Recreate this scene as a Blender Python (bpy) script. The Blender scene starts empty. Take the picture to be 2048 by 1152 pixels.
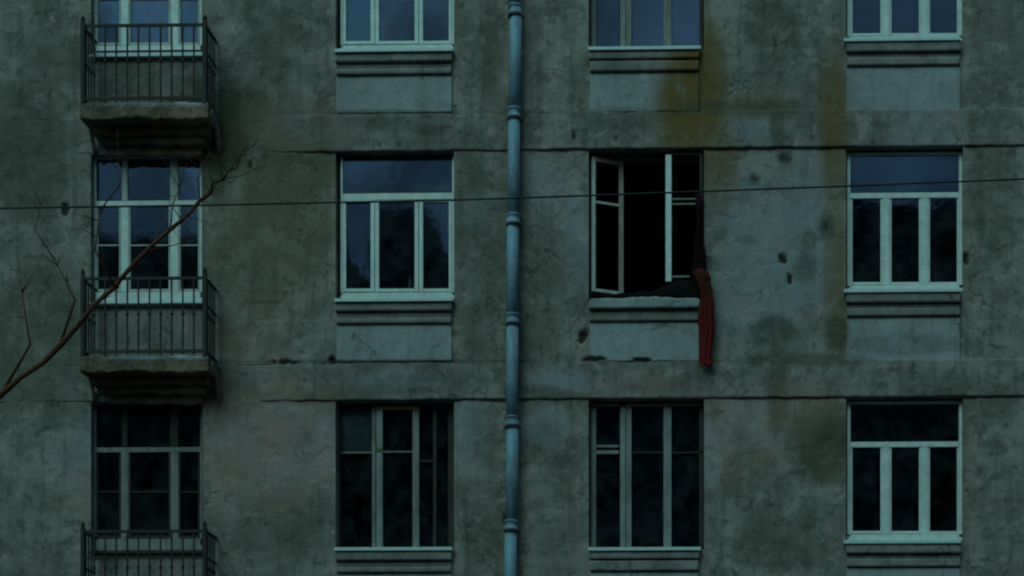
import bpy, math, random
import numpy as np
from mathutils import Vector, Matrix

S = bpy.context.scene
COL = S.collection
R = math.radians

# ------------------------------------------------------------------ camera
CX, CY, CZ = 3.5, -22.0, 1.6
YAW = R(1.2)
F = 3300.0                                  # focal length in 2048-pixel units
fw = (-math.sin(YAW), math.cos(YAW)); rt = (math.cos(YAW), math.sin(YAW))
_zc = (0-CX)*fw[0] + (0-CY)*fw[1]; _xc = (0-CX)*rt[0] + (0-CY)*rt[1]
SHX = F*(_xc/_zc)/2048.0
SHY = F*(8.0/_zc)/2048.0
cam_d = bpy.data.cameras.new('camera'); cam = bpy.data.objects.new('camera', cam_d); COL.objects.link(cam)
cam.location = (CX, CY, CZ); cam.rotation_euler = (R(90), 0, YAW)
cam_d.sensor_width = 36; cam_d.lens = F/2048*36; cam_d.shift_x = SHX; cam_d.shift_y = SHY
cam_d.clip_start = 0.1; cam_d.clip_end = 2000
S.camera = cam

# ------------------------------------------------------------------ sky, sun, exposure
w = bpy.data.worlds.new('World'); S.world = w; w.use_nodes = True
nt = w.node_tree; nt.nodes.clear()
sky = nt.nodes.new('ShaderNodeTexSky'); sky.sky_type = 'NISHITA'; sky.sun_disc = False
SUN_EL, SUN_AZ = R(48), R(200)
sky.sun_elevation = SUN_EL; sky.sun_rotation = SUN_AZ
sky.air_density = 1.0; sky.dust_density = 2.5; sky.ozone_density = 1.0
tint = nt.nodes.new('ShaderNodeMix'); tint.data_type = 'RGBA'; tint.blend_type = 'MULTIPLY'
tint.inputs['Factor'].default_value = 1.0
tint.inputs['B'].default_value = (0.43, 0.93, 0.90, 1)      # the teal cast of the dusk sky
bg = nt.nodes.new('ShaderNodeBackground'); bg.inputs['Strength'].default_value = 0.05
wo = nt.nodes.new('ShaderNodeOutputWorld')
cn = nt.nodes.new('ShaderNodeTexNoise'); cn.inputs['Scale'].default_value = 11; cn.inputs['Detail'].default_value = 7; cn.inputs['Roughness'].default_value = .62
cr = nt.nodes.new('ShaderNodeValToRGB'); cr.color_ramp.elements[0].position = .38; cr.color_ramp.elements[1].position = .64
cr.color_ramp.elements[0].color = (.36, .38, .40, 1); cr.color_ramp.elements[1].color = (1.4, 1.35, 1.3, 1)
nt.links.new(nt.nodes.new('ShaderNodeTexCoord').outputs['Generated'], cn.inputs['Vector']); nt.links.new(cn.outputs['Fac'], cr.inputs[0])
cm = nt.nodes.new('ShaderNodeMix'); cm.data_type = 'RGBA'; cm.blend_type = 'MULTIPLY'; cm.inputs['Factor'].default_value = 1
nt.links.new(sky.outputs[0], cm.inputs['A']); nt.links.new(cr.outputs[0], cm.inputs['B'])
nt.links.new(cm.outputs['Result'], tint.inputs['A']); nt.links.new(tint.outputs['Result'], bg.inputs[0]); nt.links.new(bg.outputs[0], wo.inputs[0])
sun_d = bpy.data.lights.new('sun', 'SUN'); sun = bpy.data.objects.new('sun', sun_d); COL.objects.link(sun)
sun_d.energy = 0.5; sun_d.angle = R(35); sun_d.color = (0.46, 0.97, 1.0)
_az = SUN_AZ
sdir = Vector((math.sin(_az)*math.cos(SUN_EL), math.cos(_az)*math.cos(SUN_EL), math.sin(SUN_EL)))
sun.rotation_euler = (-sdir).to_track_quat('-Z', 'Y').to_euler()
sun.location = (0, -30, 40)
vs = S.view_settings; vs.view_transform = 'Standard'; vs.look = 'None'; vs.gamma = 1.0; vs.use_curve_mapping = False
vs.exposure = 0.60
S.render.engine = 'CYCLES'
S.cycles.filter_width = 2.2

# ------------------------------------------------------------------ photo pixel <-> wall coordinates
def at(u, v, y=0.0):
    xn = (u - 1024 + SHX*2048)/F; zn = (576 - v + SHY*2048)/F
    dx = xn*rt[0] + fw[0]; dy = xn*rt[1] + fw[1]
    t = (y - CY)/dy
    return Vector((CX + t*dx, y, CZ + t*zn))
def proj(X, Z, y=0.0):
    dx = X - CX; dy = y - CY
    xc = dx*rt[0] + dy*rt[1]; zc = dx*fw[0] + dy*fw[1]
    return F*xc/zc - SHX*2048 + 1024, 576 - (F*(Z - CZ)/zc - SHY*2048)
def rect(u0, v0, u1, v1, y=0.0):
    um, vm = (u0+u1)/2, (v0+v1)/2
    return at(u0, vm, y).x, at(u1, vm, y).x, at(um, v1, y).z, at(um, v0, y).z      # x0,x1,z0,z1
PITCH = at(1024, 301).z - at(1024, 799).z

# ------------------------------------------------------------------ numpy value noise
def vnoise(x, z, scale, seed):
    rs = np.random.RandomState(seed); n = 256
    g = rs.rand(n, n)
    fx = np.asarray(x)/scale + 1000.0; fz = np.asarray(z)/scale + 1000.0
    ix = np.floor(fx).astype(int); iz = np.floor(fz).astype(int)
    tx = fx-ix; tz = fz-iz
    tx = tx*tx*(3-2*tx); tz = tz*tz*(3-2*tz)
    a = g[ix % n, iz % n]; b = g[(ix+1) % n, iz % n]; c = g[ix % n, (iz+1) % n]; d = g[(ix+1) % n, (iz+1) % n]
    return (a*(1-tx)+b*tx)*(1-tz) + (c*(1-tx)+d*tx)*tz
def fbm(x, z, scale, seed, octv=4):
    s = 0; a = 1; t = 0
    for o in range(octv):
        s = s + a*vnoise(x, z, scale/2**o, seed+o); t += a; a *= .55
    return s/t
def sstep(a, b, x):
    t = np.clip((x-a)/(b-a), 0, 1); return t*t*(3-2*t)

# ------------------------------------------------------------------ materials
def new_mat(name):
    m = bpy.data.materials.new(name); m.use_nodes = True
    n = m.node_tree; b = n.nodes['Principled BSDF']
    return m, n, b
def noise_node(n, scale, detail=6, rough=.6, vec=None):
    t = n.nodes.new('ShaderNodeTexNoise'); t.inputs['Scale'].default_value = scale
    t.inputs['Detail'].default_value = detail; t.inputs['Roughness'].default_value = rough
    if vec is not None: n.links.new(vec, t.inputs['Vector'])
    return t.outputs['Fac']
def ramp(n, fac, p0, p1, c0=(0, 0, 0, 1), c1=(1, 1, 1, 1)):
    r = n.nodes.new('ShaderNodeValToRGB'); e = r.color_ramp.elements
    e[0].position = p0; e[1].position = p1; e[0].color = c0; e[1].color = c1
    n.links.new(fac, r.inputs[0]); return r.outputs[0]
def mix(n, fac, a, b, mode='MIX'):
    m = n.nodes.new('ShaderNodeMix'); m.data_type = 'RGBA'; m.blend_type = mode
    for key, val in (('Factor', fac), ('A', a), ('B', b)):
        s = m.inputs[key]
        if hasattr(val, 'links'): n.links.new(val, s)
        elif key == 'Factor': s.default_value = val
        else: s.default_value = (*val[:3], 1)
    return m.outputs['Result']
def math_n(n, op, a, b=None):
    m = n.nodes.new('ShaderNodeMath'); m.operation = op; m.use_clamp = op in ('MULTIPLY_ADD', 'ADD')
    for i, v in enumerate((a, b)):
        if v is None: continue
        if hasattr(v, 'links'): n.links.new(v, m.inputs[i])
        else: m.inputs[i].default_value = v
    return m.outputs[0]
def coords(n, kind='Object'):
    return n.nodes.new('ShaderNodeTexCoord').outputs[kind]
def mapping(n, vec, scale):
    m = n.nodes.new('ShaderNodeMapping'); m.inputs['Scale'].default_value = scale
    n.links.new(vec, m.inputs['Vector']); return m.outputs[0]
def attr(n, name):
    a = n.nodes.new('ShaderNodeAttribute'); a.attribute_name = name; return a.outputs['Fac']
def bump(n, b, h, strength, dist):
    bp = n.nodes.new('ShaderNodeBump'); bp.inputs['Strength'].default_value = strength; bp.inputs['Distance'].default_value = dist
    n.links.new(h, bp.inputs['Height']); n.links.new(bp.outputs[0], b.inputs['Normal'])

def plaster(name, base, base2, dirt=(.07, .07, .045), rust=(.19, .105, .036), pale=(.37, .40, .46), grimy=1.0):
    m, n, b = new_mat(name); v = coords(n)
    geo = n.nodes.new('ShaderNodeNewGeometry').outputs['Position']
    big = noise_node(n, .55, 5, .62, geo); mid = noise_node(n, 2.3, 7, .68, geo); fine = noise_node(n, 17, 6, .7, geo)
    streak = noise_node(n, 1.0, 6, .65, mapping(n, geo, (7, 7, .7)))
    c = mix(n, ramp(n, mid, .42, .60), base, base2)
    c = mix(n, math_n(n, 'MULTIPLY', ramp(n, big, .44, .60), .55*grimy), c, tuple(x*.5 for x in base))
    lt = ramp(n, noise_node(n, 3.1, 5, .6, mapping(n, geo, (1, 1, 1.5))), .54, .66)
    c = mix(n, math_n(n, 'MULTIPLY', lt, .5*grimy), c, tuple(min(1, x*1.3) for x in base))
    c = mix(n, math_n(n, 'MULTIPLY', ramp(n, streak, .50, .68), .5*grimy), c, dirt)
    blot = ramp(n, noise_node(n, 5.5, 6, .7, geo), .54, .63)
    c = mix(n, math_n(n, 'MULTIPLY', blot, .6*grimy), c, dirt)
    wv = n.nodes.new('ShaderNodeTexNoise'); wv.inputs['Scale'].default_value = 3.5; wv.inputs['Detail'].default_value = 5; n.links.new(geo, wv.inputs['Vector'])
    va = n.nodes.new('ShaderNodeVectorMath'); va.operation = 'MULTIPLY_ADD'; va.inputs[1].default_value = (.55, .55, .55)
    n.links.new(wv.outputs['Color'], va.inputs[0]); n.links.new(geo, va.inputs[2])
    vo = n.nodes.new('ShaderNodeTexVoronoi'); vo.feature = 'DISTANCE_TO_EDGE'; vo.inputs['Scale'].default_value = 1.15; n.links.new(va.outputs[0], vo.inputs['Vector'])
    crack = math_n(n, 'MULTIPLY', ramp(n, vo.outputs['Distance'], .004, .016, (1, 1, 1, 1), (0, 0, 0, 1)), ramp(n, noise_node(n, .9, 3, .6, geo), .50, .60))
    flk = ramp(n, noise_node(n, 1.7, 9, .62, geo), .592, .606)
    flk2 = ramp(n, noise_node(n, 4.3, 8, .6, mapping(n, geo, (1, 1, 1.25))), .625, .64)
    c = mix(n, math_n(n, 'MULTIPLY', flk, .5*grimy), c, tuple(x*.42 for x in base))
    c = mix(n, math_n(n, 'MULTIPLY', flk2, .55*grimy), c, tuple(min(1, x*1.22) for x in base))
    c = mix(n, math_n(n, 'MULTIPLY', crack, .5), c, (.04, .038, .03))
    # shaped stains: smooth masks broken up by noise
    p = math_n(n, 'MULTIPLY', attr(n, 'pale'), ramp(n, mid, .2, .6)); c = mix(n, p, c, pale)
    r = math_n(n, 'MULTIPLY', attr(n, 'rust'), ramp(n, math_n(n, 'ADD', math_n(n, 'MULTIPLY', streak, .6), math_n(n, 'MULTIPLY', mid, .45)),   .15, .5)); c = mix(n, r, c, rust)
    g = math_n(n, 'MULTIPLY', attr(n, 'grime'), ramp(n, mid, .15, .5)); c = mix(n, g, c, dirt)
    wm = math_n(n, 'MULTIPLY', attr(n, 'warm'), ramp(n, mid, .3, .62)); c = mix(n, wm, c, (.47, .265, .215))
    pit = attr(n, 'pit'); c = mix(n, pit, c, (.035, .033, .024))
    spk = math_n(n, 'ADD', math_n(n, 'MULTIPLY', fine, .8), .6)
    sp = n.nodes.new('ShaderNodeCombineColor')
    for i in range(3): n.links.new(spk, sp.inputs[i])
    c = mix(n, 1.0, c, sp.outputs[0], 'MULTIPLY')
    n.links.new(c, b.inputs['Base Color'])
    b.inputs['Roughness'].default_value = .95; b.inputs['Specular IOR Level'].default_value = .15
    h = math_n(n, 'ADD', math_n(n, 'MULTIPLY', fine, .45), math_n(n, 'MULTIPLY', mid, .5))
    h = math_n(n, 'SUBTRACT', h, math_n(n, 'MULTIPLY', flk, .3*grimy)); h = math_n(n, 'SUBTRACT', h, math_n(n, 'MULTIPLY', crack, .5))
    bump(n, b, h, .55, .03)
    return m

def painted(name, col, dirt, amount=.5, rough=.55, scale=9, metallic=0.0, stretch=(1, 1, 1)):
    m, n, b = new_mat(name)
    geo = mapping(n, n.nodes.new('ShaderNodeNewGeometry').outputs['Position'], stretch)
    f = ramp(n, noise_node(n, scale, 7, .68, geo), .42, .72)
    c = mix(n, math_n(n, 'MULTIPLY', f, amount), col, dirt)
    f2 = ramp(n, noise_node(n, scale*.3, 3, .6, geo), .35, .7)
    c = mix(n, math_n(n, 'MULTIPLY', f2, amount*.5), c, tuple(x*.6 for x in col))
    n.links.new(c, b.inputs['Base Color'])
    b.inputs['Roughness'].default_value = rough; b.inputs['Metallic'].default_value = metallic
    b.inputs['Specular IOR Level'].default_value = .5 if rough < .5 else (.25 if rough < .9 else .04)
    bump(n, b, noise_node(n, scale*4, 4, .6, geo), .25, .004)
    return m

def glass_mat(name, tint=(.80, .90, .92), wav=.16):
    m, n, b = new_mat(name); n.nodes.remove(b)
    out = n.nodes['Material Output']
    geo = n.nodes.new('ShaderNodeNewGeometry').outputs['Position']
    bp = n.nodes.new('ShaderNodeBump'); bp.inputs['Strength'].default_value = wav; bp.inputs['Distance'].default_value = .01
    n.links.new(noise_node(n, 2.6, 3, .5, geo), bp.inputs['Height'])
    tr = n.nodes.new('ShaderNodeBsdfTransparent'); tr.inputs[0].default_value = (*tint, 1)
    gl = n.nodes.new('ShaderNodeBsdfGlossy'); gl.inputs['Roughness'].default_value = .04; gl.inputs[0].default_value = (.50, .58, 1, 1)
    n.links.new(bp.outputs[0], gl.inputs['Normal'])
    fr = n.nodes.new('ShaderNodeFresnel'); fr.inputs['IOR'].default_value = 1.6; n.links.new(bp.outputs[0], fr.inputs['Normal'])
    df = n.nodes.new('ShaderNodeBsdfDiffuse'); df.inputs[0].default_value = (.16, .18, .19, 1)
    mx = n.nodes.new('ShaderNodeMixShader'); n.links.new(fr.outputs[0], mx.inputs[0]); n.links.new(tr.outputs[0], mx.inputs[1]); n.links.new(gl.outputs[0], mx.inputs[2])
    dirt = math_n(n, 'MULTIPLY', ramp(n, noise_node(n, 4, 6, .7, geo), .4, .8), .16)
    m2 = n.nodes.new('ShaderNodeMixShader'); n.links.new(dirt, m2.inputs[0]); n.links.new(mx.outputs[0], m2.inputs[1]); n.links.new(df.outputs[0], m2.inputs[2])
    n.links.new(m2.outputs[0], out.inputs['Surface'])
    return m

MT = {}
MT['wall'] = plaster('weathered_plaster', (.345, .285, .248), (.210, .180, .147))
MT['belt'] = plaster('belt_plaster', (.325, .270, .240), (.200, .172, .145))
MT['panel'] = plaster('pale_plaster', (.37, .365, .37), (.325, .32, .315), grimy=.45)
MT['ledge'] = plaster('ledge_plaster', (.31, .27, .25), (.24, .205, .185), grimy=.6)
MT['white'] = painted('white_window_paint', (.74, .74, .71), (.34, .31, .25), .55, .4, 8)
MT['grey_wood'] = painted('weathered_grey_wood', (.29, .27, .25), (.10, .08, .06), .85, .8, 11, stretch=(1, 1, .25))
MT['old_white'] = painted('old_white_wood', (.60, .58, .52), (.20, .16, .12), .7, .7, 10, stretch=(1, 1, .3))
MT['dull_paint'] = painted('dull_window_paint', (.30, .30, .28), (.12, .10, .08), .8, .8, 10, stretch=(1, 1, .3))
MT['worn_wood'] = painted('worn_brownish_paint', (.44, .33, .29), (.18, .11, .08), .8, .8, 9, stretch=(1, 1, .35))
MT['black_cloth'] = painted('black_cloth', (.010, .009, .009), (.018, .014, .012), .6, .95, 8)
MT['pink_wood'] = painted('bare_pinkish_wood', (.55, .28, .21), (.24, .13, .09), .6, .8, 10)
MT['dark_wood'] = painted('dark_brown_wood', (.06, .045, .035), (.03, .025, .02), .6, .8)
MT['tin'] = painted('painted_tin_sill', (.60, .66, .66), (.32, .34, .32), .35, .45)
MT['pipe'] = painted('grey_blue_pipe_paint', (.25, .35, .46), (.11, .11, .11), .8, .5, 7, stretch=(1, 1, .4))
MT['iron'] = painted('black_iron', (.035, .03, .028), (.07, .04, .025), .5, .7)
MT['balcony'] = plaster('balcony_concrete', (.20, .145, .105), (.12, .085, .06), dirt=(.07, .045, .03))
MT['scroll'] = painted('pale_scroll_plaster', (.30, .26, .22), (.14, .10, .08), .7, .9)
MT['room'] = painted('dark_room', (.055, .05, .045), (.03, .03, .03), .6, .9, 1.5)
MT['glass'] = glass_mat('window_glass')
MT['bark'] = painted('tree_bark', (.16, .060, .042), (.05, .028, .022), .75, .95, 14)
MT['cable'] = painted('black_cable', (.02, .02, .02), (.03, .03, .03), .3, .6)
MT['red'] = painted('red_cloth', (.23, .018, .020), (.06, .016, .012), .7, .95, 7, stretch=(1, 1, .3))
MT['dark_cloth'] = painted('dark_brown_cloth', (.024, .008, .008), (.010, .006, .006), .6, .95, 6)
MT['curtain'] = painted('grey_pink_curtain', (.80, .66, .62), (.20, .16, .15), .9, .95, 5, stretch=(2, 1, .8))
MT['vase'] = painted('cream_ceramic', (.75, .66, .45), (.5, .42, .28), .3, .4)
MT['green'] = painted('green_tape', (.09, .16, .04), (.05, .09, .02), .4, .6)
MT['asphalt'] = painted('asphalt', (.05, .05, .05), (.035, .035, .035), .5, .9, 3)
MT['opp'] = plaster('plain_render', (.20, .18, .16), (.16, .15, .13))

# ------------------------------------------------------------------ mesh helpers
def link_mesh(name, verts, faces, mat, parent=None, smooth=False):
    me = bpy.data.meshes.new(name); me.from_pydata([tuple(v) for v in verts], [], faces); me.update()
    if smooth: me.polygons.foreach_set('use_smooth', [True]*len(me.polygons))
    o = bpy.data.objects.new(name, me); COL.objects.link(o)
    me.materials.append(mat); o.parent = parent
    return o
class MB:
    def __init__(s): s.v = []; s.f = []
    def box(s, x0, x1, y0, y1, z0, z1, M=None):
        i = len(s.v)
        p = [Vector((x, y, z)) for x in (x0, x1) for y in (y0, y1) for z in (z0, z1)]
        if M is not None: p = [M @ q for q in p]
        s.v += p
        s.f += [tuple(i+k for k in q) for q in ((0, 1, 3, 2), (4, 6, 7, 5), (0, 4, 5, 1), (2, 3, 7, 6), (0, 2, 6, 4), (1, 5, 7, 3))]
        return s
    def pbox(s, u0, v0, u1, v1, y0, y1):                    # a box whose front face covers these pixels of plane y0
        x0, x1, z0, z1 = rect(u0, v0, u1, v1, y0); return s.box(x0, x1, y0, y1, z0, z1)
    def tube(s, pts, rad, n=8, cap=True):
        pts = [Vector(p) for p in pts]; i0 = len(s.v); k = len(pts)
        for a, p in enumerate(pts):
            d = (pts[min(a+1, k-1)] - pts[max(a-1, 0)]).normalized()
            up = Vector((0, 1, 0)) if abs(d.y) < .9 else Vector((1, 0, 0))
            e1 = d.cross(up).normalized(); e2 = d.cross(e1)
            r = rad[a] if isinstance(rad, (list, tuple)) else rad
            for j in range(n):
                t = 2*math.pi*j/n; s.v.append(p + e1*(r*math.cos(t)) + e2*(r*math.sin(t)))
        for a in range(k-1):
            for j in range(n):
                s.f.append((i0+a*n+j, i0+a*n+(j+1) % n, i0+(a+1)*n+(j+1) % n, i0+(a+1)*n+j))
        if cap:
            s.f.append(tuple(i0+j for j in range(n))[::-1]); s.f.append(tuple(i0+(k-1)*n+j for j in range(n)))
        return s
    def lathe(s, cx, cy, prof, n=16):                        # prof: (radius, z)
        return s.tube([(cx, cy, z) for r, z in prof], [r for r, z in prof], n)
    def build(s, name, mat, parent=None, smooth=False):
        return link_mesh(name, s.v, s.f, mat, parent, smooth)
def bevel(o, wdt=.006, seg=2):
    m = o.modifiers.new('bevel', 'BEVEL'); m.width = wdt; m.segments = seg; m.limit_method = 'ANGLE'
    return o
def thing(name, label, cat, loc, group=None):
    o = bpy.data.objects.new(name, None); COL.objects.link(o); o.location = loc
    o['label'] = label; o['category'] = cat
    if group: o['group'] = group
    return o
def tag(o, label, cat, group=None):
    o['label'] = label; o['category'] = cat
    if group: o['group'] = group
    return o
def reparent(o, root):                                       # parent while keeping world position
    o.parent = root; o.matrix_parent_inverse = Matrix.Translation(-root.location)
    return o

# ------------------------------------------------------------------ stains, in wall coordinates measured on the photo
GRIME = [(430, 250, 110, 110, .95), (420, 350, 60, 60, .6), (700, 724, 300, 5, .75), (1000, 724, 160, 5, .7), (1560, 722, 160, 8, .75), (1290, 724, 140, 4, .6), (650, 226, 330, 6, .6), (1250, 226, 400, 6, .6), (520, 803, 130, 6, .5), (560, 330, 90, 130, .55), (600, 480, 70, 110, .45), (480, 560, 110, 120, .45), (640, 260, 26, 60, .7), (760, 245, 60, 18, .6),
         (850, 262, 60, 12, .55), (940, 350, 40, 80, .5), (960, 480, 50, 100, .35), (970, 640, 40, 80, .4), (1100, 540, 70, 90, .4), (1090, 650, 50, 70, .35),
         (1240, 235, 90, 25, .5), (1470, 215, 120, 18, .6), (1555, 255, 14, 50, .7), (1570, 315, 18, 18, .75), (1510, 358, 14, 16, .6), (1490, 395, 22, 12, .4),
         (1655, 455, 18, 26, .7), (1618, 480, 16, 20, .6), (1610, 535, 26, 30, .6), (1545, 665, 46, 30, .75), (1670, 665, 24, 36, .7), (1600, 720, 130, 14, .6),
         (1555, 780, 26, 90, .8), (1640, 880, 70, 80, .75), (1500, 940, 50, 60, .5), (1480, 880, 20, 50, .45), (560, 860, 60, 40, .4), (470, 780, 60, 60, .6),
         (620, 790, 120, 20, .5), (480, 930, 60, 40, .35), (1100, 900, 40, 60, .35), (960, 880, 40, 60, .35), (1300, 770, 60, 20, .5), (1390, 760, 40, 20, .35),
         (820, 770, 90, 20, .3), (1090, 790, 60, 16, .5), (1030, 560, 35, 260, .35), (1500, 480, 20, 10, .4), (1440, 470, 12, 14, .4),
         (60, 300, 120, 140, .6), (80, 700, 100, 180, .5), (200, 130, 120, 60, .6), (1980, 350, 60, 200, .4), (1900, 800, 120, 60, .5), (540, 60, 60, 90, .5),
         (1550, 60, 60, 100, .5), (980, 80, 30, 90, .4), (1820, 690, 120, 20, .4), (560, 1060, 80, 70, .4), (1560, 1080, 90, 60, .5), (960, 1080, 40, 60, .4)]
RUST = [(1382, 200, 80, 150, 1.0), (1372, 230, 30, 90, 1.0), (1500, 215, 110, 30, .4), (1440, 320, 40, 90, .55), (1395, 110, 36, 90, .7), (1668, 250, 34, 150, .75), (1672, 520, 26, 200, .55), (1650, 880, 60, 80, .35),
        (560, 450, 140, 180, .25), (390, 265, 100, 75, .85), (380, 790, 70, 40, .6), (640, 800, 60, 16, .3)]
PALE = [(400, 733, 42, 9, .9), (300, 738, 70, 6, .6), (1560, 470, 130, 170, .45), (1480, 600, 80, 90, .35), (1090, 370, 60, 60, .35), (1150, 480, 30, 110, .45), (950, 420, 40, 40, .2), (560, 880, 140, 90, .35), (650, 880, 30, 70, .55),
        (940, 870, 40, 70, .45), (1100, 850, 60, 40, .4), (1130, 760, 70, 26, .45), (790, 760, 80, 22, .3), (1480, 850, 40, 60, .3), (1420, 900, 22, 60, .5),
        (690, 440, 18, 130, .0), (600, 240, 40, 30, .25), (1490, 260, 60, 50, .3), (1610, 330, 40, 60, .3), (1850, 300, 90, 90, .3), (200, 900, 120, 80, .3)]
WARM = [(520, 880, 190, 130, .7), (420, 800, 80, 60, .6), (480, 660, 120, 90, .35), (1480, 860, 120, 90, .45), (560, 470, 120, 150, .12), (600, 250, 120, 60, .3), (1300, 770, 90, 25, .4), (250, 1000, 120, 80, .5), (1600, 800, 90, 60, .35), (780, 640, 120, 14, .0)]
PITS = [(663, 718, 7, 11, .05), (1166, 672, 9, 15, .05), (1567, 516, 8, 13, .045), (1578, 558, 7, 12, .045), (1186, 719, 22, 5, .03), (1285, 720, 17, 4, .03), (708, 676, 4, 9, .006),
        (1148, 275, 4, 10, .02), (1232, 280, 3, 8, .015), (570, 724, 26, 5, .03), (499, 330, 5, 9, .02), (1570, 318, 10, 10, .01), (1508, 357, 7, 8, .012),
        (1652, 455, 5, 9, .012), (760, 293, 4, 6, .012), (800, 290, 4, 6, .012), (855, 291, 4, 6, .012), (1720, 300, 30, 6, .015), (1930, 520, 8, 14, .03), (130, 420, 8, 12, .03), (1010, 1040, 7, 12, .02)]
def blobs(u, v, L, wob):
    a = np.zeros_like(u)
    for bu, bv, ru, rv, am in L:
        d = ((u-bu)/ru)**2 + ((v-bv)/rv)**2
        a = np.maximum(a, am*sstep(1.7, .15, d + wob))
    return a
def add_attrs(me, X, Z, pits=True):
    u, v = proj(X, Z)
    wob = (fbm(X, Z, .5, 3)-.5)*1.9
    vals = {'grime': blobs(u, v, GRIME, wob), 'rust': blobs(u, v, RUST, wob*.6), 'pale': blobs(u, v, PALE, wob), 'warm': blobs(u, v, WARM, wob)}
    if pits:
        vals['pit'] = np.clip(pit_mask(u, v, X, Z)[1], 0, 1)
    for k, arr in vals.items():
        a = me.attributes.new(k, 'FLOAT', 'POINT'); a.data.foreach_set('value', np.ascontiguousarray(arr, dtype=np.float32))
def pit_mask(u, v, X, Z):
    dep = np.zeros_like(u); msk = np.zeros_like(u); wob = (fbm(X, Z, .07, 40)-.5)*3.4
    for pu, pv, ru, rv, d in PITS:
        e = ((u-pu)/ru)**2 + ((v-pv)/rv)**2 + wob
        k = sstep(1.25, .45, e)
        dep = np.maximum(dep, d*k); msk = np.maximum(msk, k*min(1, d/.03+.25))
    return dep, msk

def lines(cuts, res):
    cuts = sorted(set(round(c, 5) for c in cuts)); out = [cuts[0]]
    for a, b in zip(cuts[:-1], cuts[1:]):
        n = max(1, int(math.ceil((b-a)/res))); out += list(np.linspace(a, b, n+1)[1:])
    return np.array(out)

def grid_slab(name, x0, x1, z0, z1, yf, yb, mat, parent, res=.022, rough=.004, seed=1, ragged_top=0.0, ragged_bottom=0.0, round_ends=0.0, pits=True, wander=0.0):
    """A plaster slab: uneven front sheet with worn edges, closed by top, bottom and side faces."""
    xs = lines([x0, x1], res); zs = lines([z0, z1], max(res*.7, .008)); nx, nz = len(xs), len(zs)
    Xg, Zg = np.meshgrid(xs, zs, indexing='ij')
    t = (Zg-z0)/(z1-z0)
    rt_ = ragged_top*(fbm(xs, xs*0, .16, seed+9, 3)-.45)*2; rb_ = ragged_bottom*(fbm(xs, xs*0+5, .16, seed+15, 3)-.5)*2
    if round_ends:
        e = np.minimum(xs-x0, x1-xs); rt_ = rt_ - np.where(e < round_ends, (round_ends-np.sqrt(np.maximum(0, round_ends**2-(round_ends-e)**2)))*.8, 0)
    Zg = Zg + t*rt_[:, None] + (1-t)*rb_[:, None]
    Y = yf + rough*2*(fbm(Xg, Zg, .35, seed)-.5) + rough*(fbm(Xg, Zg, .06, seed+4)-.5)
    if wander: Y = Y + wander*(1.5*fbm(Xg, Zg*0+seed, 1.1, seed+30, 3)-.45) + wander*.9*sstep(-2.2, -3.6, Xg)
    edge = np.minimum(t, 1-t)*(z1-z0); Y = Y + np.where(edge < .015, (.015-edge)*.6, 0)
    u, v = proj(Xg, Zg)
    if pits:
        Y = Y + np.minimum(pit_mask(u, v, Xg, Zg)[0], .8*(yb-yf))
    front = np.stack([Xg, Y, Zg], -1).reshape(-1, 3)
    idx = np.arange(nx*nz).reshape(nx, nz)
    fcs = [(int(idx[i, j]), int(idx[i+1, j]), int(idx[i+1, j+1]), int(idx[i, j+1])) for i in range(nx-1) for j in range(nz-1)]
    verts = [tuple(p) for p in front]
    def skirt(ids, flip):
        b0 = len(verts)
        for q in ids: verts.append((verts[q][0], yb, verts[q][2]))
        for k in range(len(ids)-1):
            q = (int(ids[k]), int(ids[k+1]), b0+k+1, b0+k); fcs.append(q[::-1] if flip else q)
    skirt(list(idx[:, 0]), True); skirt(list(idx[:, -1]), False); skirt(list(idx[0, :]), False); skirt(list(idx[-1, :]), True)
    o = link_mesh(name, verts, fcs, mat, parent)
    A = np.array(verts); add_attrs(o.data, A[:, 0], A[:, 2], pits)
    n = len(fcs); sm = np.zeros(n, dtype=bool); sm[:(nx-1)*(nz-1)] = True; o.data.polygons.foreach_set('use_smooth', sm)
    return o

# ------------------------------------------------------------------ ground
g = MB(); g.v = [Vector(p) for p in ((-300, -300, 0), (300, -300, 0), (300, 300, 0), (-300, 300, 0))]; g.f = [(0, 1, 2, 3)]
o = g.build('ground', MT['asphalt']); o['kind'] = 'structure'

# ------------------------------------------------------------------ the building
B = thing('apartment_building', 'weathered grey plaster apartment facade with belt courses and tall windows', 'building', (0, 0, 0))
# openings (x0,x1,z0,z1) per column and row
COLS = {'E': (182, 405), 'A': (671, 908), 'B': (1177, 1408), 'F': (1692, 1926)}
BOT = {'E': 606, 'A': 600, 'B': 600, 'F': 584}
OPEN = {}
for c, (ua, ub) in COLS.items():
    x0, x1 = at(ua, 450).x, at(ub, 450).x
    um = (ua+ub)/2
    zt = at(1024, 301).z; zb = at(um, BOT[c]).z
    for r in (1, 0, -1):                       # upper, middle, lower storey
        OPEN[c, r] = [x0, x1, zb + r*PITCH, zt + r*PITCH]
XL, XR, ZB, ZT = -8.2, 8.2, 5.0, 14.3
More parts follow.
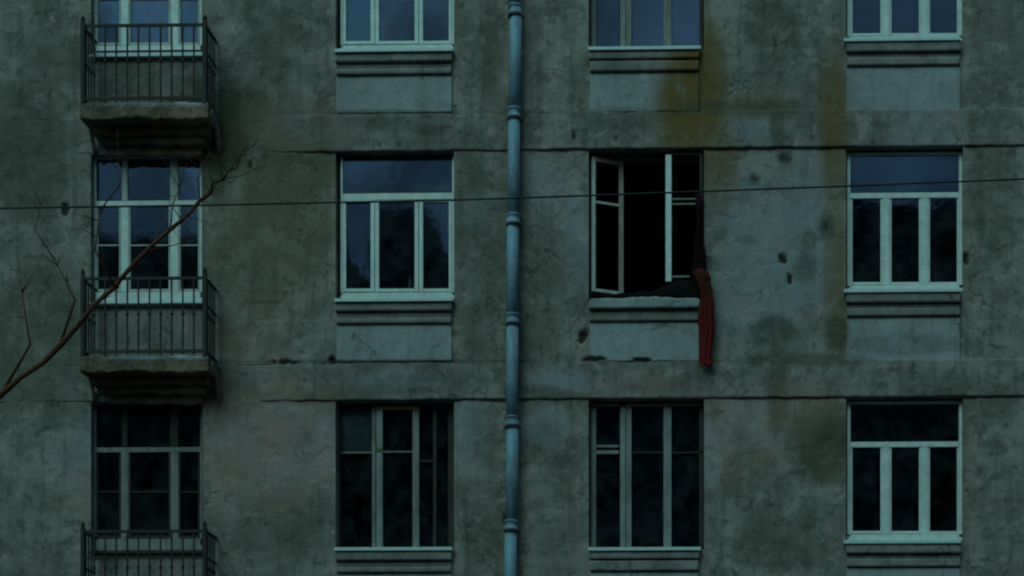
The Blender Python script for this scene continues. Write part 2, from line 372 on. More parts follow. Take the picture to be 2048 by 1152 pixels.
# dense wall sheet with openings, chips and hollows
xs = lines([XL, XR] + [x for q in OPEN.values() for x in q[:2] if XL < x < XR], .023)
zs = lines([ZB, ZT] + [z for q in OPEN.values() for z in q[2:] if ZB < z < ZT], .023)
nx, nz = len(xs), len(zs)
Xg, Zg = np.meshgrid(xs, zs, indexing='ij')
Y = .016*(fbm(Xg, Zg, 1.1, 11)-.5) + .006*(fbm(Xg, Zg, .12, 21)-.5)
fl = fbm(Xg, Zg, .55, 31, 5); flake = sstep(.60, .625, fl)               # coat lost from the wall in flakes
Y = Y + flake*.009
uu, vv = proj(Xg, Zg); pd, pm = pit_mask(uu, vv, Xg, Zg); Y = Y + pd
near = np.zeros_like(Y)
for x0, x1, z0, z1 in OPEN.values():
    d = np.maximum(np.maximum(x0-Xg, Xg-x1), np.maximum(z0-Zg, Zg-z1))
    near = np.maximum(near, 1-np.clip(np.abs(d)/.03, 0, 1))
Y = Y*(1-near)
cx = (xs[:-1]+xs[1:])/2; cz = (zs[:-1]+zs[1:])/2
CXg, CZg = np.meshgrid(cx, cz, indexing='ij'); keep = np.ones_like(CXg, bool)
for x0, x1, z0, z1 in OPEN.values(): keep &= ~((CXg > x0) & (CXg < x1) & (CZg > z0) & (CZg < z1))
idx = np.arange(nx*nz).reshape(nx, nz)
q = np.stack([idx[:-1, :-1], idx[1:, :-1], idx[1:, 1:], idx[:-1, 1:]], -1)[keep]
me = bpy.data.meshes.new('wall'); nv = nx*nz; nf = len(q)
me.vertices.add(nv); me.vertices.foreach_set('co', np.stack([Xg, Y, Zg], -1).reshape(-1).astype(np.float32))
me.loops.add(nf*4); me.loops.foreach_set('vertex_index', q.reshape(-1).astype(np.int32))
me.polygons.add(nf); me.polygons.foreach_set('loop_start', np.arange(0, nf*4, 4, dtype=np.int32))
me.update(calc_edges=True); me.validate()
me.polygons.foreach_set('use_smooth', np.ones(nf, bool))
add_attrs(me, Xg.reshape(-1), Zg.reshape(-1))
wall = bpy.data.objects.new('wall', me); COL.objects.link(wall); me.materials.append(MT['wall']); wall.parent = B
# the rest of the facade, roof and sides, beyond the frame
m = MB()
m.box(-26, 26, .03, .4, 0, ZB); m.box(-26, 26, .03, .4, ZT, 19); m.box(-26, XL, .03, .4, ZB, ZT); m.box(XR, 26, .03, .4, ZB, ZT)
m.build('outer_wall', MT['opp'], B)
m = MB(); m.box(-26.3, 26.3, -.4, 12.4, 19, 19.3); m.build('roof', MT['dark_wood'], B)
m = MB(); m.box(-26, 26, 11.6, 12, 0, 18.99); m.box(-26, -25.6, .41, 11.59, 0, 18.99); m.box(25.6, 26, .41, 11.59, 0, 18.99); m.build('rear_wall', MT['opp'], B)
# reveals and dark rooms behind each opening
WT = .42
for (c, r), (x0, x1, z0, z1) in OPEN.items():
    v = [(x, y, z) for y in (0, WT) for x, z in ((x0, z0), (x1, z0), (x1, z1), (x0, z1))]
    f = [(0, 1, 5, 4), (1, 2, 6, 5), (2, 3, 7, 6), (3, 0, 4, 7)]
    o = link_mesh('reveal', v, f, MT['wall'], B); 
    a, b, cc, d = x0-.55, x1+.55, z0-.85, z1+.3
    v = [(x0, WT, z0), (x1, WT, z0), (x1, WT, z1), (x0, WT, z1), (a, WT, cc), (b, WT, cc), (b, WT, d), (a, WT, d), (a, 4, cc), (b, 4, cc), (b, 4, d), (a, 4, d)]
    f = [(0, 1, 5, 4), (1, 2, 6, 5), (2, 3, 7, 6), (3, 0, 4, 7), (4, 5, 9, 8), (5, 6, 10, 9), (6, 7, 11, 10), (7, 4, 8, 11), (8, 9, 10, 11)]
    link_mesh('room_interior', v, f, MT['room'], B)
# belt courses
BX0, BX1 = XL, XR
for r in (1, 0):
    z0 = at(1024, 799).z + r*PITCH; z1 = at(1024, 726).z + r*PITCH
    grid_slab('belt_course', BX0, BX1, z0, z1, -.036, .03, MT['belt'], B, seed=50+r, rough=.008, ragged_top=.016, ragged_bottom=.014, wander=.026)
    grid_slab('belt_cap', BX0, BX1, z1-.004, z1+.022, -.018, .03, MT['belt'], B, seed=70+r, rough=.008, ragged_top=.016, wander=.014)
# spandrel panels and apron mouldings below the windows
def spandrel(u0, u1, vs_, dz=0, seed=0):
    """vs_: v of sill underside, moulding 1 bottom, moulding 2 top/bottom, panel bottom"""
    va, vb, vc, vd, ve = vs_
    x0, x1, _, _ = rect(u0, va, u1, ve, -.05); um = (u0+u1)/2
    z = [at(um, k, -.04).z + dz for k in vs_]
    grid_slab('apron_moulding', x0, x1, z[1], z[0], -.075, .02, MT['ledge'], B, seed=seed, rough=.004, res=.03, pits=False)
    grid_slab('apron_moulding', x0+.01, x1-.01, z[3], z[2], -.055, .02, MT['ledge'], B, seed=seed+1, rough=.004, res=.03, pits=False)
    grid_slab('apron_backing', x0+.004, x1-.004, z[2], z[1], -.028, .02, MT['ledge'], B, seed=seed+3, rough=.003, res=.03, pits=False)
    grid_slab('spandrel_panel', x0+.006, x1-.006, z[4]+.03, z[3]-.0005, -.018, .03, MT['panel'], B, seed=seed+2, rough=.003, ragged_bottom=.01)
spandrel(671, 904, (604, 623, 635, 647, 727), 0, 100)
spandrel(671, 904, (604, 623, 635, 647, 727), PITCH, 110)
spandrel(1178, 1399, (616, 619, 621, 642, 727), 0, 120)
spandrel(1178, 1399, (604, 619, 621, 642, 727), PITCH, 130)
spandrel(1692, 1922, (586, 606, 616, 632, 727), 0, 140)
spandrel(1692, 1922, (586, 606, 616, 632, 727), PITCH, 150)
spandrel(671, 904, (604, 623, 635, 647, 727), -PITCH, 160)
spandrel(1178, 1399, (604, 619, 621, 642, 727), -PITCH, 170)
spandrel(1692, 1922, (586, 606, 616, 632, 727), -PITCH, 180)

# ------------------------------------------------------------------ windows
def copy_part(o, dz, parent=None):
    c = o.copy(); COL.objects.link(c)
    if parent is None: c.parent = o.parent; c.location.z += dz
    else: c.parent = parent
    for ch in o.children: copy_part(ch, 0, c)
    return c
def bars(mat, name, parent, y0, y1, L, bev=.004):
    m = MB()
    for q in L: m.pbox(*q, y0, y1)
    o = m.build(name, mat, parent)
    if bev: bevel(o, bev, 1)
    return o
def pane(parent, u0, v0, u1, v1, y, mat='glass'):
    return bars(MT[mat], 'pane', parent, y, y+.005, [(u0, v0, u1, v1)], 0)

# A: white three-light window with a wide transom
def white_window(du=0, dv=0, du_sill=0, sill=True):
    P = lambda L: [(a+du, b+dv, c+du, d+dv) for a, b, c, d in L]
    yf = .09
    W = bars(MT['white'], 'window', B, yf, yf+.07, P([(681, 312, 685.5, 590), (685.5, 386, 904, 399), (904, 312, 909.5, 590), (681, 584, 909.5, 600)]))
    # sashes below the transom and the transom light
    for k, (a, b) in enumerate(((686, 749), (750, 837), (838, 903.5))):
        l = (6, 8, 8)[k]; rr = (8, 8, 6)[k]
        s = bars(MT['white'], 'sash', W, yf-.012+.002*k, yf+.05, P([(a, 400, a+l, 583.5), (b-rr, 400, b, 583.5), (a+l, 400, b-rr, 404), (a+l, 577, b-rr, 583.5)]))
        pane(W, a+l-2+du, 402+dv, b-rr+2+du, 579+dv, yf+.018)
    bars(MT['dark_wood'], 'transom_sash', W, yf+.01, yf+.05, P([(686, 317, 903.5, 320.5), (686, 383, 903.5, 385.6)]))
    pane(W, 686+du, 318+dv, 903.5+du, 385+dv, yf+.022)
    bars(MT['dark_wood'], 'gap_shade_strip', W, yf+.03, yf+.09, P([(660, 296, 680.5, 606), (681, 297, 914, 317), (910, 312, 918, 606)]), 0)  # dark strips closing the frame gap, with the reveal's shade in their colour
    if sill:
        x0, x1, z0, z1 = rect(668+du, 595.5+dv, 906+du, 602.5+dv, -.11)
        m = MB(); i = 0
        zb = z1 + .01
        m.v = [Vector(p) for p in ((x0, -.11, z0), (x1, -.11, z0), (x1, -.11, z1), (x0, -.11, z1), (x0, yf, zb-.03), (x1, yf, zb-.03), (x1, yf, zb), (x0, yf, zb), )]
        m.f = [(0, 1, 2, 3), (3, 2, 6, 7), (0, 4, 5, 1), (0, 3, 7, 4), (1, 5, 6, 2), (4, 7, 6, 5)]
        bevel(m.build('sill', MT['tin'], W), .004, 1)
    return W
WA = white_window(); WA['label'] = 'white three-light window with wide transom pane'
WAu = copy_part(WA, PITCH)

# B: open window, two sashes left and its middle gone
yf = .06
WB = bars(MT['dark_wood'], 'window', B, yf+.06, yf+.12, [(1170, 300, 1184, 610), (1403, 300, 1416, 610), (1184, 300, 1403, 312), (1184, 598, 1403, 612)])
WB['label'] = 'dark open window with two old casements and no middle one'
# left casement, hinged at the left and swung into the room
x0, x1, z0, z1 = rect(1184, 312, 1250, 582, yf); wd = x1-x0
M = Matrix.Translation((x0, yf, 0)) @ Matrix.Rotation(R(22), 4, 'Z')
m = MB(); t = .05
m.box(0, .052, 0, .04, z0, z1, M); m.box(.052, wd-.062, .002, .038, z0, z0+.045, M)
zm = at(1210, 401, yf).z; m.box(.052, wd-.062, .006, .034, zm-.022, zm+.012, M)
s = bevel(m.build('casement', MT['old_white'], WB), .004, 1)
m = MB(); m.box(wd-.060, wd, 0, .04, z0, z1-.061, M); bevel(m.build('casement_stile', MT['worn_wood'], WB), .003, 1)
m = MB(); m.box(.052, wd, .001, .039, z1-.06, z1+.002, M); bevel(m.build('casement_top_rail', MT['pink_wood'], WB), .003, 1)
# right casement, nearly closed
bars(MT['white'], 'casement_stile', WB, yf-.03, yf+.02, [(1331, 309, 1343, 563)])
bars(MT['dark_wood'], 'casement', WB, yf-.014, yf+.02, [(1343.2, 304, 1399, 310), (1399.2, 304, 1405, 560)])
bars(MT['grey_wood'], 'muntin', WB, yf-.010, yf+.02, [(1343.2, 396, 1398, 399.5), (1343.2, 406, 1398, 409.5), (1343.2, 551, 1398, 555)])
# crumbling thick plaster ledge
x0, x1, z0, z1 = rect(1178, 595, 1400, 615, -.12)
grid_slab('ledge', x0, x1, z0, z1, -.12, yf+.05, MT['panel'], WB, seed=200, rough=.008, ragged_top=.022, ragged_bottom=.006, round_ends=.06, res=.015, pits=False)

# wooden three-light windows on the lower storey
def wooden_window(spec, label):
    yf = .13
    W = bars(MT[spec['frame']], 'window', B, yf+.03, yf+.1, spec['outer'], .003)
    W['label'] = label
    for nm, mat, y0, L in spec['bars']: bars(MT[mat], nm, W, yf+y0, yf+y0+.05, L, .004)
    for q in spec['panes']: pane(W, *q, yf+.045)
    u0, u1, v0, v1 = spec['sill']
    m = MB(); m.pbox(u0, v0, u1, v1, -.1, -.095)
    x0, x1, z0, z1 = rect(u0, v0, u1, v1, -.1)
    m = MB(); m.box(x0, x1, -.1, yf+.04, z0, z1); bevel(m.build('sill', MT['tin'], W), .004, 1)
    return W
WC = wooden_window(dict(frame='dark_wood', outer=[(668, 798, 681, 1106), (896, 798, 912, 1106), (681, 798, 896, 812), (681, 1094, 896, 1112)],
    bars=[('casement', 'grey_wood', .01, [(744, 812.5, 751, 1094), (681.5, 903.5, 744, 907)]),
          ('casement', 'dull_paint', -.01, [(752.5, 819, 765, 1094)]),
          ('casement', 'pink_wood', .0, [(751, 812.5, 838, 818.6)]),
          ('casement', 'grey_wood', -.005, [(825, 819, 838, 1094), (765.5, 902, 825, 905)]),
          ('casement', 'dark_wood', .01, [(866, 812.5, 873, 1094), (838.5, 920, 866, 924)])],
    panes=[(682, 813, 744, 903), (682, 908, 744, 1093), (766, 819, 825, 901), (766, 906, 825, 1093), (838.5, 813, 866, 919), (874, 813, 896, 1093), (838.5, 925, 866, 1093)],
    sill=(668, 904, 1094, 1101)), 'dark wooden window with narrow weathered stiles')
WD = wooden_window(dict(frame='dark_wood', outer=[(1170, 796, 1181, 1106), (1406, 796, 1418, 1106), (1181, 796, 1406, 806), (1181, 1094, 1406, 1112)],
    bars=[('casement', 'grey_wood', .0, [(1182, 812, 1192, 1094), (1192.2, 890, 1237, 895), (1192.2, 900.5, 1237, 908)]),
          ('casement', 'dull_paint', -.015, [(1240, 812, 1251, 1094)]),
          ('casement', 'grey_wood', -.003, [(1252, 812, 1263, 1094)]),
          ('casement', 'grey_wood', -.01, [(1327, 812, 1343, 1094)]),
          ('top_rail', 'pink_wood', .002, [(1182, 806.5, 1239, 811.6), (1252, 806.5, 1404, 811.6)]),
          ('casement', 'dark_wood', .012, [(1263.2, 903.5, 1326.5, 906.8), (1343.2, 903.5, 1404, 906.8)]),
          ('casement', 'dark_wood', .0, [(1398.5, 812, 1406, 903), (1398.5, 907, 1406, 1094)])],
    panes=[(1192, 812, 1238, 890), (1192, 908, 1238, 1093), (1263, 812, 1327, 903), (1263, 907, 1327, 1093), (1343, 812, 1398.5, 903), (1343, 907, 1398.5, 1093)],
    sill=(1176, 1402, 1094, 1101)), 'dark wooden window with peeling pale mullions')
copy_part(WD, 2*PITCH)

# E: window behind the balcony, white mullions and bright bottom rail
yf = .1
WE = bars(MT['white'], 'window', B, yf, yf+.07, [(186, 312, 192, 596), (400, 312, 404, 596), (192, 401, 400, 411), (186, 584, 404, 607), (192, 312, 400, 316), (242, 411, 257, 584), (341, 411, 357, 584)])
for a, b in ((192, 242), (257, 341), (357, 400)):
    bars(MT['old_white'], 'sash', WE, yf+.012, yf+.05, [(a+.3, 411.3, a+4, 583.5), (b-4, 411.3, b-.3, 583.5), (a+4, 578, b-4, 583.5), (a+4, 489, b-4, 492)])
    pane(WE, a+3, 412, b-3, 489, yf+.03); pane(WE, a+3, 492, b-3, 579, yf+.03)
bars(MT['old_white'], 'transom_mullion', WE, yf+.01, yf+.05, [(340, 316.5, 356, 400.5), (244, 316.5, 255, 400.5)])
for a, b in ((192, 244), (255, 340), (356, 400)): pane(WE, a, 317, b, 400, yf+.03)
x0, x1, z0, z1 = rect(178, 604, 404, 609, -.06); m = MB(); m.box(x0, x1, -.06, yf, z0, z1); m.build('sill', MT['tin'], WE)
copy_part(WE, PITCH)
# below: its unpainted twin
WL = copy_part(WE, -PITCH); WL['label'] = 'dull grey window below the balcony'
for o in [WL] + list(WL.children):
    if o.data.materials[0] in (MT['white'], MT['old_white'], MT['tin']):
        o.data = o.data.copy(); o.data.materials[0] = MT['dark_wood' if o is not WL else 'grey_wood']

# F: white window at the right
yf = .1
def f_window(dv=0, mat='white'):
    W = bars(MT[mat], 'window', B, yf, yf+.07, [(1694, 304+dv, 1701, 576+dv), (1918, 304+dv, 1925, 576+dv), (1701, 304+dv, 1918, 309+dv), (1701, 385+dv, 1918, 396+dv), (1694, 570+dv, 1925, 584+dv), (1765, 396+dv, 1779, 570+dv), (1842, 396+dv, 1856, 570+dv)])
    for a, b in ((1701, 1765), (1779, 1842), (1856, 1918)):
        bars(MT[mat], 'sash', W, yf+.012, yf+.05, [(a+.3, 396.3+dv, a+4, 569.5+dv), (b-4, 396.3+dv, b-.3, 569.5+dv), (a+4, 564+dv, b-4, 569.5+dv)])
        pane(W, a+3, 397+dv, b-3, 566+dv, yf+.03)
    pane(W, 1702, 310+dv, 1917, 384+dv, yf+.03)
    x0, x1, z0, z1 = rect(1688, 577+dv, 1922, 584+dv, -.1); m = MB(); m.box(x0, x1, -.1, yf, z0, z1); bevel(m.build('sill', MT['tin'], W), .004, 1)
    return W
WF = f_window(); WF['label'] = 'white window at the right end of the middle storey'
copy_part(WF, PITCH); WG = copy_part(WF, -PITCH)

# ------------------------------------------------------------------ balconies
def balcony(dz=0):
    y_f = -.45
    p = lambda u, v, y=y_f: at(u, v, y)
    xr = p(410, 712).x; xl = p(166, 712).x
    zt = p(380, 712).z; z2 = p(380, 744).z
    o = grid_slab('balcony', xl-.03, xr+.05, z2, zt, y_f-.02, .01, MT['balcony'], B, seed=300, rough=.03, ragged_top=.022, ragged_bottom=.04, pits=False)
    h = zt - z2
    def under(nm, y, dx, za, zb):
        s = grid_slab(nm, xl+dx, xr-dx+.02, zb, za, y, .01, MT['balcony'], o, seed=int(310+dx*100), rough=.03, pits=False, ragged_bottom=.03, wander=.05); return s
    under('moulding', -.33, .05, z2+.001, z2-.10); under('moulding', -.22, .12, z2-.099, z2-.19); under('moulding', -.12, .2, z2-.189, z2-.30)
    for sx, xx in ((1, xr+.045), (-1, xl-.025)):               # scroll consoles at the ends
        m = MB(); pts = []; rad = []
        for k in range(30):
            t = k/29*2.6*math.pi; rr = .085*(1-.028*k)
            pts.append((xx, -.30 + rr*math.cos(t), z2+.09 + rr*math.sin(t))); rad.append(.028)
        m.tube(pts, rad, 6)
        m.tube([(xx, -.22, z2+.06), (xx, -.13, z2-.03), (xx, -.06, z2-.16), (xx, -.02, z2-.26)], [.03, .035, .03, .02], 7)
        m.build('scroll_console', MT['scroll'], o, True)
    # railing
    zr = p(380, 556).z; zb = p(380, 702).z; zm = p(380, 608).z
    for a, b, c, d, e, f in ((xl, xr, y_f-.012, y_f+.012, zr-.018, zr+.018), (xl, xr, y_f-.008, y_f+.008, zm-.012, zm+.012), (xl, xr, y_f-.01, y_f+.01, zb-.02, zb+.02),
                             (xr-.012, xr+.012, y_f+.013, -.01, zr-.018, zr+.018), (xr-.01, xr+.01, y_f+.013, -.01, zb-.02, zb+.02), (xr-.008, xr+.008, y_f+.013, -.01, zm-.012, zm+.012),
                             (xl-.012, xl+.012, y_f+.013, -.01, zr-.018, zr+.018), (xl-.01, xl+.01, y_f+.013, -.01, zb-.02, zb+.02)):
        m = MB(); m.box(a, b, c, d, e, f); m.build('rail', MT['iron'], o)
    for xx in (xl, xr):
        m = MB(); m.box(xx-.024, xx+.024, y_f-.024, y_f+.024, zt-.01, zr+.06); m.lathe(xx, y_f, [(.012, zr+.06), (.03, zr+.085), (.022, zr+.11), (.004, zr+.14)], 8); m.build('corner_post', MT['iron'], o)
    n = 11; proto = None
    for k in range(1, n):
        xx = xl + (xr-xl)*k/n
        if proto is None:
            m = MB(); m.tube([(0, 0, zt-.005), (0, 0, zr-.02)], .0125, 6); m.tube([(0, 0, zm-.16), (0, 0, zm-.13), (0, 0, zm-.10)], [.012, .026, .012], 6)
            proto = m.build('baluster', MT['iron'], o); bb = proto
        else:
            bb = proto.copy(); COL.objects.link(bb)
        bb.location = (xx, y_f, 0)
    for xx in (xl, xr):
        for k in range(1, 5):
            bb = proto.copy(); COL.objects.link(bb); bb.location = (xx, y_f + k*.09, 0)
    return o
BA = balcony()
copy_part(BA, PITCH); copy_part(BA, -PITCH)
BA['label'] = 'balcony with black iron railing and moulded brown underside'

# ------------------------------------------------------------------ drainpipe
base = at(1022, 1150, -.16); D = thing('drainpipe', 'grey blue metal drainpipe running down the wall between two windows', 'drainpipe', (base.x, -.16, base.z - 4))
cuts = [(-420, 1034), (20, 1030.5), (226, 1028.5), (438, 1027), (637, 1025.5), (842, 1024), (1050, 1022.5), (1260, 1021), (1500, 1019.5)]
pr = at(1040, 600, -.16).x - at(1015.5, 600, -.16).x; pr *= .5
for (va, ua), (vb, ub) in zip(cuts[:-1], cuts[1:]):
    a = at(ua, va, -.16); b = at(ub, vb, -.16); k = random.Random(va).uniform(-.012, .012)
    m = MB(); m.tube([a+Vector((k, 0, .015)), a*.5+b*.5+Vector((k, 0, 0)), b+Vector((k, 0, -.015))], [pr*.97, pr, pr*.96], 24)
    reparent(m.build('pipe_section', MT['pipe'], None, True), D)
    m = MB(); m.tube([b+Vector((0, 0, z)) for z in (-.075, -.07, -.045, -.04, .03, .036, .055, .06)], [pr*1.0, pr*1.13, pr*1.13, pr*1.04, pr*1.04, pr*1.15, pr*1.15, pr*1.0], 24)
    reparent(m.build('collar', MT['pipe'], None, True), D)
    m = MB(); m.tube([b+Vector((0, 0, z)) for z in (-.10, -.099, -.079, -.078)], [pr*1.0, pr*1.2, pr*1.2, pr*1.0], 24)
    m.box(b.x-.012, b.x+.012, -.16+pr*1.05, .05, b.z-.10, b.z-.08); m.box(b.x+pr*.9, b.x+pr*1.5, -.17, -.15, b.z-.1, b.z-.08)
    reparent(m.build('bracket', MT['iron'], None), D)

# ------------------------------------------------------------------ cloths at the open window
def gathered(name, rows, mat, label, n=72, seed=5, fold=.42):
    """rows: (v, uL, uR, y, depth): a gathered hanging cloth with folds"""
    rs = random.Random(seed); v = []; f = []
    ph = [rs.uniform(0, 6.28) for _ in range(4)]
    dense = []
    for a, b in zip(rows[:-1], rows[1:]):
        for k in range(4): dense.append([a[i]*(1-k/4)+b[i]*k/4 for i in range(5)])
    dense.append(list(rows[-1]))
    for r, (vv_, ul, ur, y, dp) in enumerate(dense):
        a = at(ul, vv_, y); b = at(ur, vv_, y); c = (a+b)/2; hw = (b.x-a.x)/2
        for j in range(n):
            t = 2*math.pi*j/n
            k = 1 - fold*(.5+.5*math.sin(9*t+ph[0]+.16*r+.5*math.sin(2*t+.2*r))) - fold*.4*math.sin(3*t+ph[1]-.1*r)**2
            wob = 1 + .10*math.sin(.55*r+ph[3]) + .05*math.sin(1.7*r+ph[2]+2*t)
            hem = .018*math.sin(5*t+ph[1])+.012*math.sin(13*t+ph[0]) if r == len(dense)-1 else .012*math.sin(2*t+ph[2])
            v.append((c.x + hw*math.cos(t)*k*wob*1.06 + .008*math.sin(.9*r+ph[0]), y + dp*math.sin(t)*k*wob, c.z + hem))
    R_ = len(dense)
    for r in range(R_-1):
        for j in range(n): f.append((r*n+j, r*n+(j+1) % n, (r+1)*n+(j+1) % n, (r+1)*n+j))
    f.append(tuple(range(n))); f.append(tuple((R_-1)*n+j for j in range(n))[::-1])
    o = link_mesh(name, v, f, mat, None, True); tag(o, label, 'curtain')
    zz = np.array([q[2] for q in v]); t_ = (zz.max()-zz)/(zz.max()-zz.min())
    a_ = o.data.attributes.new('brown_top', 'FLOAT', 'POINT'); a_.data.foreach_set('value', (1-.85*sstep(.12, .75, t_)).astype(np.float32))  # mask for the browner tone towards the top of the cloth
    return o
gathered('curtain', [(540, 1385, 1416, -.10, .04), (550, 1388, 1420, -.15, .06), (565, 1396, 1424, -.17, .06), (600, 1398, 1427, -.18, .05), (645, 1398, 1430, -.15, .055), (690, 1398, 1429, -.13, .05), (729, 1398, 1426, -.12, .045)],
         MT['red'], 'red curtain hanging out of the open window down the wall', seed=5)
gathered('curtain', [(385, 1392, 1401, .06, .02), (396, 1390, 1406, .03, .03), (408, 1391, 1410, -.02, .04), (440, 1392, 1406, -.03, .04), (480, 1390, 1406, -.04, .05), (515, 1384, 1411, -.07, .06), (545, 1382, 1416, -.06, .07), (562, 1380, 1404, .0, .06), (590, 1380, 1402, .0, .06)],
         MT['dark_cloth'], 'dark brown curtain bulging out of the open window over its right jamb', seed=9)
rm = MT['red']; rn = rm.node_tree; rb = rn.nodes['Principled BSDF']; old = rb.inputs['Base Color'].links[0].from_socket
st = math_n(rn, 'MULTIPLY', attr(rn, 'brown_top'), ramp(rn, noise_node(rn, 9, 4, .6, rn.nodes.new('ShaderNodeNewGeometry').outputs['Position']), .2, .55))
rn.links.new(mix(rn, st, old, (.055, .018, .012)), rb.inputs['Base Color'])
# heap of dark bedding lying on the ledge
xs_ = np.linspace(0, 1, 40); v = []; f = []; rows = 9
for i, t in enumerate(xs_):
    u_ = 1186 + t*212
    top = np.interp(u_, [1186, 1240, 1270, 1320, 1336, 1350, 1362, 1398], [590, 589, 586, 580, 567, 563, 561, 558]) + 2.0*math.sin(t*37)
    for j in range(rows):
        s = j/(rows-1)*math.pi
        y = .04 - .10*math.cos(s)
        zb_ = at(u_, 597, .04).z; zt_ = at(u_, top, .04).z
        v.append((at(u_, 580, y).x, y, zb_ + (zt_-zb_)*math.sin(s)**.7 + .006*math.sin(9*t*3+j)))
for i in range(len(xs_)-1):
    for j in range(rows-1): f.append((i*rows+j, (i+1)*rows+j, (i+1)*rows+j+1, i*rows+j+1))
f.append(tuple(range(rows))); f.append(tuple((len(xs_)-1)*rows+j for j in range(rows))[::-1])
tag(link_mesh('blanket', v, f, MT['black_cloth'], None, True), 'crumpled black blanket lying along the ledge of the open window', 'blanket')
# half curtain in the lower window
nx_, nz_ = 34, 10; v = []; f = []
x0, x1, z0, z1 = rect(679, 813, 745, 904, .215)
for i in range(nx_):
    for j in range(nz_):
        t = i/(nx_-1); s = j/(nz_-1)
        v.append((x0+(x1-x0)*t, .215 + .014*math.sin(t*30+.6*s) + .01*math.sin(t*71), z0 + (z1-z0)*s + .012*math.sin(t*23)*(1-s)))
for i in range(nx_-1):
    for j in range(nz_-1): f.append((i*nz_+j, (i+1)*nz_+j, (i+1)*nz_+j+1, i*nz_+j+1))
o = link_mesh('curtain', v, f, MT['curtain'], None, True); mo = o.modifiers.new('thickness', 'SOLIDIFY'); mo.thickness = .004
tag(o, 'short grey curtain behind the left pane of the lower window', 'curtain')
# strip of green tape on the stile, and a cream vase behind the white window
p0 = at(753, 895, .112); p1 = at(763, 902, .112)
o = MB().box(p0.x, p1.x, .108, .1195, p1.z, p0.z).build('tape', MT['green']); tag(o, 'green strip of tape stuck on a weathered window stile', 'tape')
c = at(820, 560, .28); zb_ = at(820, 574, .28).z
shelf = MB(); x0, x1, z0, z1 = rect(672, 574, 908, 582, .2); shelf.box(x0, x1, .2, .42, z0, z1); reparent(shelf.build('inner_sill', MT['white'], None), WA) if False else shelf.build('inner_sill', MT['grey_wood'], WA)
zs0 = z1
vz = MB().lathe(c.x, .3, [(.02, zs0+.001), (.032, zs0+.03), (.036, zs0+.07), (.024, zs0+.11), (.014, zs0+.14), (.02, zs0+.17), (.017, zs0+.172)], 14).build('vase', MT['vase'], None, True)
tag(vz, 'small cream vase on the sill behind the white window', 'vase')

# ------------------------------------------------------------------ overhead cable
pts = [(-700, 428), (-200, 420), (100, 415), (410, 410.5), (640, 405.5), (900, 400.5), (1140, 392.5), (1400, 383), (1700, 372), (2000, 360), (2600, 334)]
P = [at(u_, v_, -2.6) for u_, v_ in pts]
o = MB().tube(P, .0115, 8).build('overhead_cable', MT['cable'], None, True); tag(o, 'thin black cable strung across the whole facade', 'cable')

# ------------------------------------------------------------------ bare trees
def limb(m, p, d, L, r, depth, rs, bend=.25, up=.12):
    n = 5; pts = [p]; rad = [r]; q = p.copy(); dd = d.normalized()
    for k in range(n):
        dd = (dd + Vector((rs.uniform(-bend, bend), rs.uniform(-bend, bend), rs.uniform(-bend, bend)+up))).normalized()
        q = q + dd*(L/n); pts.append(q.copy()); rad.append(r*(1-.55*(k+1)/n))
    m.tube(pts, rad, 7 if r > .05 else (5 if r > .012 else 3), cap=False)
    if depth <= 0: return
    for k in range(rs.choice((2, 3, 3))):
        i = rs.randint(2, n); nd = (dd + Vector((rs.uniform(-1, 1), rs.uniform(-1, 1), rs.uniform(-.3, .8)))*.85).normalized()
        limb(m, pts[i], nd, L*rs.uniform(.55, .8), rad[i]*rs.uniform(.55, .8), depth-1, rs, bend, up)
def bare_tree(x, y, h, seed, label, extra=None, depth=5):
    rs = random.Random(seed); root = thing('bare_tree', label, 'tree', (x, y, 0), 'bare trees')
    m = MB(); pts = [Vector((0, 0, 0)) + Vector((.1*math.sin(k*.7), .08*math.cos(k*1.1)-.08, h*.5*k/6)) for k in range(7)]
    m.tube(pts, [h*.018*(1.25-.5*k/6) for k in range(7)], 10, cap=False)
    o = m.build('trunk', MT['bark'], root, True)
    m = MB()
    for k in range(7):
        a = rs.uniform(0, 6.28); i = rs.randint(3, 6)
        limb(m, pts[i], Vector((math.cos(a), math.sin(a), rs.uniform(.3, 1.3))), h*.26, h*.009, depth, rs)
    limb(m, pts[6], Vector((0, 0, 1)), h*.3, h*.012, depth, rs)
    m.build('crown', MT['bark'], root, True)
    return root
# the tree at the left edge: one long branch reaches up into the picture
TY = -5.0
rs = random.Random(4)
base = at(-230, 1100, TY)
T = thing('bare_tree', 'bare brown tree branch reaching up past the balcony window from the left', 'tree', (base.x, TY, 0), None)
def loc(u, v, y=TY): return at(u, v, y) - Vector((base.x, TY, 0))
m = MB(); m.tube([Vector((0, 0, 0)), Vector((.05, 0, 2)), Vector((0, .05, 4)), loc(-225, 1000), loc(-215, 700), loc(-230, 300), loc(-260, -200)], [.26, .22, .19, .16, .13, .1, .06], 12)
m.build('trunk', MT['bark'], T, True)
m = MB(); mp = [loc(-218, 930), loc(-120, 880, -4.9), loc(0, 792, -4.8), (loc(120, 690, -4.7)), loc(230, 575, -4.65), loc(341, 456, -4.6), loc(400, 400, -4.6), loc(446, 358, -4.6), loc(486, 318, -4.6), loc(497, 288, -4.6)]
br = [.046, .037, .032, .028, .025, .022, .019, .013, .008, .003]; mq = []; bq = []
for k in range(len(mp)-1):
    for j in range(3):
        t_ = j/3; p_ = mp[k]*(1-t_)+mp[k+1]*t_
        mq.append(p_ + Vector((rs.uniform(-.03, .03), rs.uniform(-.03, .03), rs.uniform(-.03, .03)))); bq.append((br[k]*(1-t_)+br[k+1]*t_)*rs.uniform(.85, 1.18))
mq.append(mp[-1]); bq.append(br[-1])
m.tube(mq, bq, 8)
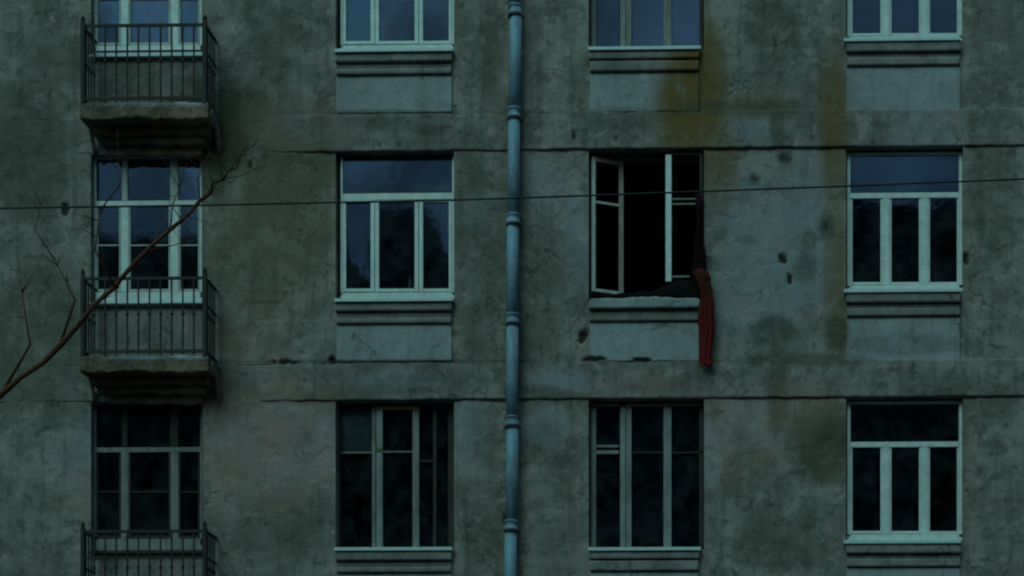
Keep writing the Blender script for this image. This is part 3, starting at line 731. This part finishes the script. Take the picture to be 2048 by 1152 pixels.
for k in range(26):
    i_ = rs.randrange(4, len(mq)-1); d_ = Vector((rs.uniform(-.5, .7), rs.uniform(-.3, .3), rs.uniform(-.1, 1)))*rs.uniform(.15, .5)
    q_ = mq[i_]+d_*.5+Vector((rs.uniform(-.05, .05), 0, rs.uniform(-.05, .05))); m.tube([mq[i_], q_, mq[i_]+d_], [.006, .0045, .002], 4)
    m.tube([q_, q_+Vector((rs.uniform(-.15, .2), rs.uniform(-.1, .1), rs.uniform(.02, .22)))], [.004, .0015], 4)
tw = [((230, 575), (190, 500), (200, 420), .014), ((120, 690), (150, 600), (110, 520), .016), ((341, 456), (345, 410), (372, 345), .009), ((400, 400), (395, 360), (420, 300), .007), ((446, 358), (480, 352), (520, 335), .006), ((0, 792), (60, 690), (40, 560), .018), ((300, 500), (350, 490), (392, 470), .007),
      ((446, 358), (436, 310), (455, 262), .006), ((420, 382), (470, 330), (470, 250), .005), ((110, 520), (70, 460), (90, 380), .008), ((200, 420), (240, 370), (235, 300), .008)]
for a, b, c, r_ in tw:
    A_ = loc(*a, -4.66); Bv = loc(*b, -4.7); C_ = loc(*c, -4.75)
    m.tube([A_, Bv, C_], [r_, r_*.75, r_*.3], 5)
    for k in range(3):
        s = rs.uniform(.2, .95); p_ = Bv*(1-s)+C_*s
        m.tube([p_, p_+Vector((rs.uniform(-.25, .3), rs.uniform(-.2, .2), rs.uniform(.05, .35)))], [r_*.5, r_*.2], 4)
m.build('branch', MT['bark'], T, True)
# unseen trees added across the street to darken and mottle the pane reflections
bare_tree(-11.5, -33, 26, 11, 'bare tree across the street beside the plain house, added for its reflection')
bare_tree(-18, -35, 27, 23, 'bare tree across the street opposite the balcony, added for its reflection', depth=6)

# unseen house added across the street, roofline notched to shape the pane reflections
H = thing('apartment_building', 'plain dark house across the street, added and shaped for the window reflections', 'building', (12, -46, 0))
reparent(MB().box(-8.75, 36, -56, -42, 0, 27.6).build('wall', MT['opp']), H)
reparent(MB().box(-10.05, -8.76, -56, -42.2, 0, 26.1).build('wall', MT['opp']), H)
reparent(MB().box(-12.2, -10.06, -56, -42, 0, 28.0).build('reflection_block_tall', MT['opp']), H)
reparent(MB().box(-8.8, 36.4, -56.4, -41.6, 27.61, 28.1).build('roof', MT['dark_wood']), H)
reparent(MB().box(-13.7, -12.21, -55, -42.3, 0, 25.4).build('reflection_block_low', MT['opp']), H)
reparent(MB().box(-30, -13.71, -55, -42.3, 0, 27.2).build('reflection_block_side', MT['opp']), H)
m = MB()
for i in range(10):
    for j in range(6): m.box(-8 + i*4.4, -6.4 + i*4.4, -42.0, -41.97, 2.0 + j*3.5, 4.0 + j*3.5)
reparent(m.build('window', MT['room']), H)
